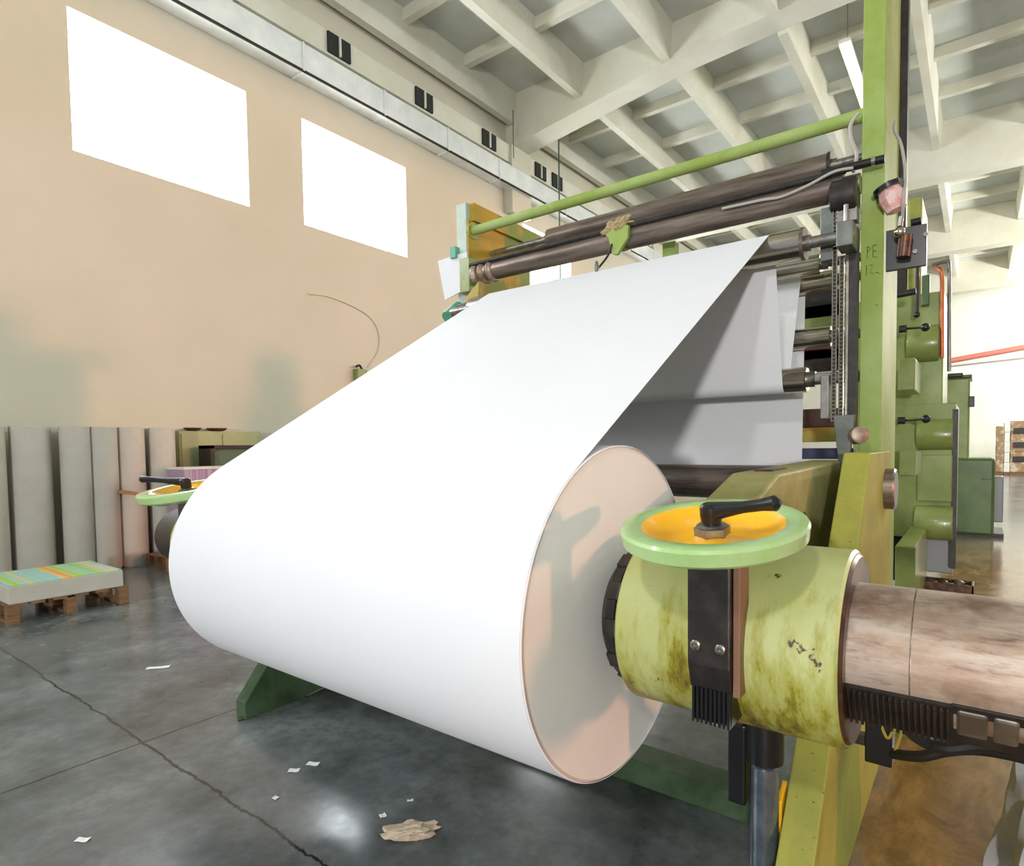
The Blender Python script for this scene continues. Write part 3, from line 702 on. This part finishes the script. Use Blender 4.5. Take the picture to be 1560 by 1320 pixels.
# copper pipe and conduit
cp = MB().tube([at(1435, 545, 1, UY-.05), at(1435, 480, 1, UY-.05), at(1435, 425, 1, UY-.05), at(1432, 411, 1, UY-.05), at(1424, 407, 1, UY+.1)], .022, 12, 4)
tag(obj('copper_pipe', cp, 'copper'), 'orange copper pipe running up the edge of the green printing unit', 'pipe')
cp = MB().tube([at(1446, 566, 1, UY+.1), at(1446, 480, 1, UY+.1), at(1446, 405, 1, UY+.1), at(1440, 399, 1, UY+.1), at(1420, 404, 1, UY+.1)], .02, 10, 3)
tag(obj('conduit', cp, 'greyplate'), 'thin grey conduit beside the copper pipe', 'conduit')
# oily tray with odds and ends
a, c, z0, z1 = px(1392, 1484, 850, 872, 5.9)
ty = thing('drip_tray', 'oily brown drip tray full of scraps in front of the printing unit', 'tray', ((a+c)/2, 6.0, 0))
tb = MB(); tb.box(a, c, 5.85, 6.15, .06, .10)
for q in ((a, a+.02, 5.85, 6.15), (c-.02, c, 5.85, 6.15), (a, c, 5.85, 5.87), (a, c, 6.13, 6.15)): tb.box(*q, .08, .26)
for q in (a+.05, c-.1): tb.box(q, q+.05, 5.88, 6.12, 0, .07)
obj('tray', tb, 'oily', ty, False, .004)
for i in range(7):
    q = a+.06+i*(c-a-.12)/6
    obj('scrap', MB().ball((q, 5.97+.04*(i % 3), .2+.03*(i % 2)), .06, 10, (1, .8, .7)), ['oily', 'blackmetal', 'ochre', 'oily', 'band', 'steel', 'ochre'][i], ty)
# second unit further back
U2 = 12.
p2 = thing('machine_cabinet', 'dark green machine cabinet standing further back on the right', 'machine cabinet', (.95, 12.5, 0))
a, c, z0, z1 = px(1436, 1476, 568, 684, U2); obj('upper_case', MB().box(a, c, U2, U2+1, .1, z1), 'unit', p2, False, .03)
obj('lid', MB().box(a-.02, c+.03, U2-.03, U2+1, z1, z1+.06), 'unitdark', p2, False, .02)
a, c, z0, z1 = px(1450, 1514, 688, 803, U2); obj('lower_case', MB().box(a, c, U2-.1, U2+1, .04, z1), 'unitdark', p2, False, .05)
obj('plinth', MB().box(a+.05, c+.15, U2-.05, U2+1, 0, .08), 'blackmetal', p2, False)
a, c, z0, z1 = px(1513, 1528, 716, 786, U2); obj('side_box', MB().box(a, c, U2, U2+.6, z0, z1), 'greyside', p2, False, .02)
q = at(1503, 719, 1, U2-.12); obj('handle', MB().cyl(q-Vector((.07, 0, 0)), q+Vector((.07, 0, 0)), .016, 10), 'chrome', p2)
q = at(1479, 600, 1, U2); obj('switch', MB().box(q.x-.03, q.x+.06, U2-.02, U2+.1, q.z-.12, q.z+.08), 'black', p2, False, .01)
q = at(1452, 563, 1, U2); obj('grip', MB().box(q.x-.12, q.x+.16, U2-.06, U2+.2, q.z-.03, q.z+.05), 'black', p2, False, .02)
# far cartons
for i, (x0, x1, y0, lab, mt) in enumerate(((1518, 1528.5, 646, 'narrow brown carton stack far back by the white wall, leftmost', 'cardboard'), (1530.5, 1538, 640, 'pale cream stack far back between the brown stacks', 'rib_white'), (1540, 1585, 638, 'broad brown carton stack far back at the right edge', 'cardboard'))):
    a, c = at(x0, y0, 1, 38), at(x1, 709, 1, 38)
    t = thing('carton_stack', lab, 'carton stack', ((a.x+c.x)/2, 38.5, 0), 'stacks far back')
    obj('pallet', MB().box(a.x, c.x, 38, 39, 0, .15), 'wood', t, False)
    nl = 5
    for k in range(nl):
        zz0 = .15+(a.z-.15)*k/nl
        obj('carton', MB().box(a.x+.01*(k % 2), c.x-.01*(k % 2), 38+.02*(k % 2), 39, zz0+.01, .15+(a.z-.15)*(k+1)/nl), mt, t, False, .02)
    if i == 2:
        for k in range(3):
            obj('printed_mark', MB().box(a.x+.12, a.x+.7, 37.97, 38.03, .7+k*.75, 1.0+k*.75), 'blackmetal', t, False)

# ------------------------------------------------------------------ far end of the machine, top left
p = at(692, 420, 1, 2.0)
nb = MB()
a, b2, c, d = at(668, 398, 1, 2.04), at(712, 384, 1, 2.04), at(717, 437, 1, 2.04), at(679, 458, 1, 2.04)
vs = []
for q in (a, b2, c, d):
    vs.append((q.x, q.z))
nb.prism(vs, 2.03, 2.04, 1)
ntc = thing('paper_notice', 'white paper sheet pinned to the far post of the machine', 'paper notice', ((a.x+c.x)/2, 2.04, d.z))
obj('sheet', nb, 'paper', ntc, False)
q = at(690, 391, 1, 2.02); obj('clip', MB().box(q.x-.02, q.x+.05, 2.0, 2.06, q.z-.02, q.z+.08), 'teal', ntc, False, .004)
q = at(688, 474, 1, 2.0)
tv = thing('valve', 'small teal valve body at the far end of the top roller', 'valve', (q.x, 2.0, q.z-.08))
obj('body', MB().cyl((q.x, 1.95, q.z-.07), (q.x, 2.1, q.z+.05), .06, 16), 'teal', tv); obj('foot', MB().box(q.x, XL-.06, 2.02, 2.12, q.z-.03, q.z+.03), 'blackmetal', tv, False)
q = at(716, 456, 1, 2.0)
eb = thing('end_bearing', 'yellow and brown bearing bracket at the far end of the brown roller', 'bearing', (q.x, 2.0, q.z-.1))
obj('bracket', MB().prism([(q.x-.08, q.z-.12), (q.x+.1, q.z-.04), (q.x+.12, q.z+.14), (q.x-.04, q.z+.02)], 1.99, 2.05, 1), 'ochre', eb, False, .004)
obj('hub', MB().cyl((q.x-.12, 2.0, q.z-.10), (q.x+.2, 2.0, q.z-.08), .07, 20), 'blackmetal', eb)
for k in range(3): 
    y, z = 2.1, zz
    obj('collar', MB().lathe([(0, .085), (.03, .1), (.06, .085)], (-2.62+k*.09, 2.1, zz), (1, 0, 0), 24), 'shaft', eb)
obj('case', MB().box(-2.74, -2.62, 2.02, 2.16, zz-.16, zz+.14), 'unit', eb, False, .006)

# clamp, rag and hook on the brown roller
p = at(942, 362, 1, 2.0)
cl_ = thing('roller_clamp', 'small green clamp plate hung on the brown roller', 'clamp', (p.x, 2.0, p.z-.1))
obj('plate', MB().prism([(p.x-.085, p.z+.035), (p.x-.045, p.z-.115), (p.x-.005, p.z-.125), (p.x+.085, p.z-.02), (p.x+.09, p.z+.07), (p.x-.03, p.z+.08)], 1.985, 2.02, 1), 'post', cl_, False, .004)
obj('strap', MB().lathe([(0, .08), (0, .086), (.05, .086), (.05, .08)], (p.x-.02, 2.1, zz), (1, 0, 0), 32, cap=False), 'unit', cl_)
from mathutils import noise
q = at(940, 347, 1, 2.03); rg_ = MB(); bmesh.ops.create_icosphere(rg_.bm, subdivisions=5, radius=1)
for v in rg_.bm.verts:
    k = 1+.55*noise.noise(v.co*1.9+Vector((5, 2, 1)))+.28*noise.noise(v.co*4.5)+.12*noise.noise(v.co*10)
    v.co = Vector((v.co.x*.105*k, v.co.y*.05*k, v.co.z*.055*k))
rg_.xf(Matrix.Translation(q) @ Matrix.Rotation(-.25, 4, 'Y'))
tag(obj('rag', rg_, 'rag'), 'bunched tan rag tucked on top of the green clamp', 'rag')
hk = MB().tube([at(932, 372, 1, 1.98), at(927, 388, 1, 1.96), at(917, 402, 1, 1.93), at(910, 410, 1, 1.9)], .008, 8)
hkt = thing('hook', 'thin grey hook hanging from the clamp onto the white sheet', 'hook', tuple(at(910, 415, 1, 1.9)))
obj('wire', hk, 'blackmetal', hkt); q = at(909, 407, 1, 1.88)
obj('weight', MB().ball(q, .024, 14, (.7, .7, 1.9)), 'greyplate', hkt)
q = at(1020, 378, 1, 2.3)
tag(obj('small_bracket', MB().box(q.x-.05, q.x+.05, 2.28, 2.36, q.z-.09, q.z+.04), 'post', None, False, .006), 'small green bracket peeking out behind the top edge of the sheet', 'bracket')

# ------------------------------------------------------------------ far left: rolls, stacks, cabinets
def gx(px_, Xp): return at(px_, 845, 0, Xp).y
specs = [(122, -9.78, 'white wrapped paper roll standing at the left, first of the front row'), (143, -10.19, 'slim paper roll standing half hidden between first and second front rolls'),
         (164, -9.78, 'paper roll standing second in the front row, left of the taped one'), (206, -9.78, 'paper roll with brown tape on its left side, front of the row'),
         (229, -10.19, 'paper roll half hidden behind the taped roll'), (253, -9.78, 'last standing paper roll at the right of the row beside the pale green panel')]
wid = [.37, .33, .37, .37, .33, .38]
for (pxx, Xp, lab), w in zip(specs, wid):
    y = gx(pxx, Xp); t = thing('standing_roll', lab, 'paper roll', (Xp, y, 0), 'paper rolls standing against the wall')
    obj('roll', MB().lathe([(0, w/2-.02), (.03, w/2), (2.17, w/2), (2.18, w/2-.01), (2.18, .05), (2.1, .05)], (Xp, y, 0), (0, 0, 1), 40, cap=False), 'wrap', t)
    obj('core', MB().lathe([(2.12, .05), (2.185, .05), (2.185, .04)], (Xp, y, 0), (0, 0, 1), 20, cap=False), 'core', t)
    if pxx == 206:
        o = obj('tape', MB().box(Xp+w/2-.05, Xp+w/2+.012, y-.24, y-.0, 1.14, 1.19, rot=rotx(-.2)), 'band', t, False)
for k, dy in enumerate((.52, 1.02)):
    y = gx(122, -9.95)-dy; t = thing('standing_roll', ['paper roll left of the first roll, next to the frame edge', 'paper roll furthest left of the row'][k], 'paper roll', (-9.95, y, 0), 'paper rolls standing against the wall')
    obj('roll', MB().lathe([(0, .21), (.03, .23), (2.17, .23), (2.18, .22), (2.18, .05), (2.1, .05)], (-9.95, y, 0), (0, 0, 1), 40, cap=False), 'wrap', t)

def pallet(t, x0, x1, y0, y1, h=.15):
    for yy in (y0, (y0+y1)/2-.05, y1-.1):
        for xx in (x0, (x0+x1)/2-.06, x1-.12): obj('block', MB().box(xx, xx+.12, yy, yy+.1, .022, h-.022), 'wood', t, False)
        obj('skid', MB().box(x0, x1, yy, yy+.1, 0, .022), 'wood', t, False)
    for k in range(6):
        yy = y0+(y1-y0-.12)*k/5; obj('board', MB().box(x0, x1, yy, yy+.12, h-.022, h), 'wood', t, False)
c = at(197, 918, 2, FL)
py1 = c.y; px1 = c.x
t = thing('pallet', 'brown wooden pallet under the coloured printed sheets at the far left', 'pallet', (px1-.5, py1-.5, 0), 'wooden pallets')
pallet(t, px1-1.15, px1, py1-1.1, py1, .20)
t = thing('sheet_stack', 'low stack of sheets with a colourful printed top on the far left pallet', 'sheet stack', (px1-.5, py1-.5, .2), 'printed stacks')
obj('sheets', MB().box(px1-1.1, px1-.03, py1-1.08, py1-.04, .2, .39), 'wrap', t, False, .01)
obj('printed_sheet', MB().box(px1-1.09, px1-.04, py1-1.07, py1-.05, .39, .402), 'printed', t, False)
c = at(236, 866, 2, FL)
t = thing('pallet', 'wooden pallet on the floor behind the far shaft, under the tall stack', 'pallet', (c.x-.5, c.y+.8, 0), 'wooden pallets')
pallet(t, c.x-.3, c.x+.4, c.y, c.y+1.3, .2)
t = thing('sheet_stack', 'tall stack of sheets with purple striped edges behind the far handwheel', 'sheet stack', (c.x-.5, c.y+.8, .2), 'printed stacks')
ya = at(254, 720, 0, c.x-.25).y; za = at(300, 702, 0, c.x-.05).z
obj('sheets', MB().box(c.x-.25, c.x+.36, ya, c.y+1.27, .2, za), 'purple', t, False, .01)
obj('cover_sheet', MB().box(c.x-.25, c.x+.37, ya, c.y+1.28, za, za+.03), 'rib_white', t, False)
# pale green panel cabinet by the wall
a = at(272, 645, 0, -10.1); d = at(396, 645, 0, -10.1)
t = thing('wall_cabinet', 'pale green flat cabinet against the wall right of the standing rolls', 'cabinet', (-10.2, (a.y+d.y)/2, 0))
obj('body', MB().box(XW+.01, -10.1, a.y, d.y, 0, a.z), 'cabinet', t, False, .01)
obj('door', MB().box(-10.1, -10.08, a.y+.03, (a.y+d.y)/2-.01, .05, a.z-.05), 'cabinet', t, False, .004)
obj('door', MB().box(-10.1, -10.08, (a.y+d.y)/2+.01, d.y-.03, .05, a.z-.05), 'cabinet', t, False, .004)
for pxx, w, lab in ((293, .14, 'smaller brown bowl lid on top of the pale green cabinet'), (330, .17, 'larger flat brown dish on top of the pale green cabinet')):
    q = at(pxx, 644, 0, -10.22)
    tag(obj('dish', MB().lathe([(0, .06), (.02, w*.8), (.05, w), (.06, w), (.03, w*.8), (.015, .03)], (-10.22, q.y, a.z), (0, 0, 1), 28), 'oily'), lab, 'dish', 'dishes on the cabinet')
a = at(322, 667, 0, -9.5); d = at(470, 665, 0, -9.5)
t = thing('glazed_cabinet', 'dark framed low cabinet with dusty green panes behind the paper web', 'cabinet', (-9.7, (a.y+d.y)/2, 0))
obj('frame', MB().box(-9.98, -9.55, a.y, d.y, a.z-.06, a.z).box(-9.98, -9.55, a.y, a.y+.07, 0, a.z).box(-9.98, -9.55, a.y+.75, a.y+.82, 0, a.z).box(-9.98, -9.55, d.y-.07, d.y, 0, a.z).box(-9.98, -9.55, a.y, d.y, .9, .98), 'blackmetal', t, False, .004)
for y0, y1 in ((a.y+.07, a.y+.75), (a.y+.82, d.y-.07)): obj('pane', MB().box(-9.66, -9.64, y0, y1, .1, a.z-.06), 'glassdark', t, False)
# little valve box on the wall
q = at(551, 571, 0, XW+.1)
t = thing('wall_valve', 'tiny green valve box with a brass elbow on the cream wall', 'valve box', (XW+.1, q.y, q.z-.15))
obj('box', MB().box(XW, XW+.16, q.y-.15, q.y+.12, q.z-.16, q.z+.12), 'unit', t, False, .01)
obj('elbow', MB().tube([(XW+.1, q.y-.15, q.z+.16), (XW+.1, q.y-.05, q.z+.2), (XW+.1, q.y+.02, q.z+.1)], .025, 8), 'blackmetal', t)
hp = [at(x, y, 0, XW+.012) for x, y in ((470, 448), (500, 452), (540, 468), (565, 485), (577, 508), (576, 535), (560, 560))]
tag(obj('wall_cable', MB().tube(hp, .016, 8), 'wall'), 'pale cable curving down the cream wall to the valve box', 'cable')

# ------------------------------------------------------------------ floor odds and ends
def scrap(px_, py_, w, h, ang, lab):
    q = at(px_, py_, 2, FL); mb = MB()
    n_ = 5
    vs = [[mb.bm.verts.new((w*(i/n_-.5), h*(j-.5), .003+.002*math.sin(i*1.3+j))) for j in (0, 1)] for i in range(n_+1)]
    for A, B2 in zip(vs, vs[1:]): mb.bm.faces.new((A[0], B2[0], B2[1], A[1]))
    ex = bmesh.ops.extrude_face_region(mb.bm, geom=mb.bm.faces[:])
    for v in ex['geom']:
        if isinstance(v, bmesh.types.BMVert): v.co.z += .002
    mb.xf(Matrix.Translation((q.x, q.y, 0)) @ Matrix.Rotation(ang, 4, 'Z'))
    tag(obj('paper_scrap', mb, 'scrap', None, False), lab, 'paper scrap', 'paper scraps on the floor')
scrap(241, 1018, .17, .05, .9, 'long white paper scrap lying alone at the left of the floor')
scrap(477, 1165, .07, .035, .5, 'white paper scrap nearest the roll, upper of the close pair')
scrap(448, 1175, .06, .035, .7, 'white paper scrap, lower of the close pair under the roll')
scrap(420, 1217, .03, .025, .2, 'tiny round white scrap left of the bright floor reflection')
scrap(126, 1281, .06, .03, .6, 'white scrap at the left edge near the bottom')
scrap(583, 1244, .03, .03, 1.2, 'tiny white scrap right of the bright floor reflection')
scrap(625, 1221, .03, .015, 1.0, 'tiny white scrap above the crumpled tan paper')
q = at(624, 1273, 2, FL); cr = MB(); bmesh.ops.create_icosphere(cr.bm, subdivisions=4, radius=1)
from mathutils import noise
for v in cr.bm.verts:
    k = 1+.45*noise.noise(v.co*2.3+Vector((3, 1, 7)))+.2*noise.noise(v.co*6)
    v.co = Vector((v.co.x*.125*k, v.co.y*.055*k, max(v.co.z*.03*k, -.02)))
cr.xf(Matrix.Translation((q.x, q.y, .02)) @ Matrix.Rotation(.75, 4, 'Z'))
tag(obj('crumpled_paper', cr, 'crumple', None, False), 'crumpled tan paper on the dark floor below the roll', 'crumpled paper')
for (a, c, lab) in (((362, 1097), (397, 1083), 'short steel bar on the floor beside the green foot'), ((466, 1062), (502, 1045), 'longer steel bar on the floor under the paper roll')):
    p0, p1 = at(*a, 2, FL+.012), at(*c, 2, FL+.012)
    tag(obj('steel_bar', MB().cyl(p0, p1+(p1-p0)*1.2, .012, 10), 'chrome'), lab, 'steel bar', 'steel bars on the floor')

for o in list(COL.objects):
    if o.parent is None and o.name.split('.')[0] in ('pallet', 'sheet_stack', 'standing_roll', 'wall_cabinet', 'glazed_cabinet', 'dish', 'printing_unit', 'machine_cabinet', 'carton_stack', 'drip_tray', 'sack', 'paper_scrap', 'crumpled_paper'):
        o.location.z += FL
# ------------------------------------------------------------------ light
w = bpy.data.worlds.new('world'); S.world = w; w.use_nodes = True
bg = w.node_tree.nodes['Background']; bg.inputs[0].default_value = (.78, .89, 1, 1); bg.inputs[1].default_value = .5
def lamp(kind, name, loc, d, energy, col, **k):
    l = bpy.data.lights.new(name, kind); l.energy = energy; l.color = col
    for a, v in k.items(): setattr(l, a, v)
    o = bpy.data.objects.new(name, l); COL.objects.link(o); o.location = loc
    o.rotation_euler = Vector(d).to_track_quat('-Z', 'Y').to_euler(); return o
# low warm sun through the open gate on the right
lamp('SUN', 'low_sun', (12, 4, 4), (-1, -.2, -.09), .95, (1, .40, .22), angle=R_(3))
# added fill lights, unseen, to brighten the ceiling and the deep hall
for x, y, e in ((8, 5, 250), (7.5, 18, 1500), (7.5, 24, 2200), (7.5, 31, 2800), (7.5, 39, 2800)):
    lamp('POINT', 'hall_fill', (x, y, 8.3), (0, 0, -1), e, (1, .97, .9), shadow_soft_size=.35)
lamp('POINT', 'front_fill', (6.2, -18, 2.3), (0, 0, -1), 8200, (1, .98, .95), shadow_soft_size=.4)  # added flash-like fill, unseen, set far back to even out the sheets
lamp('POINT', 'front_fill', (1.0, -4.2, 4.3), (0, 0, -1), 290, (1, .97, .93), shadow_soft_size=.14)  # added front light, unseen, casts the handwheel shadow on the chuck
S.view_settings.view_transform = 'Standard'; S.view_settings.look = 'None'; S.view_settings.gamma = 1
S.view_settings.exposure = -.02
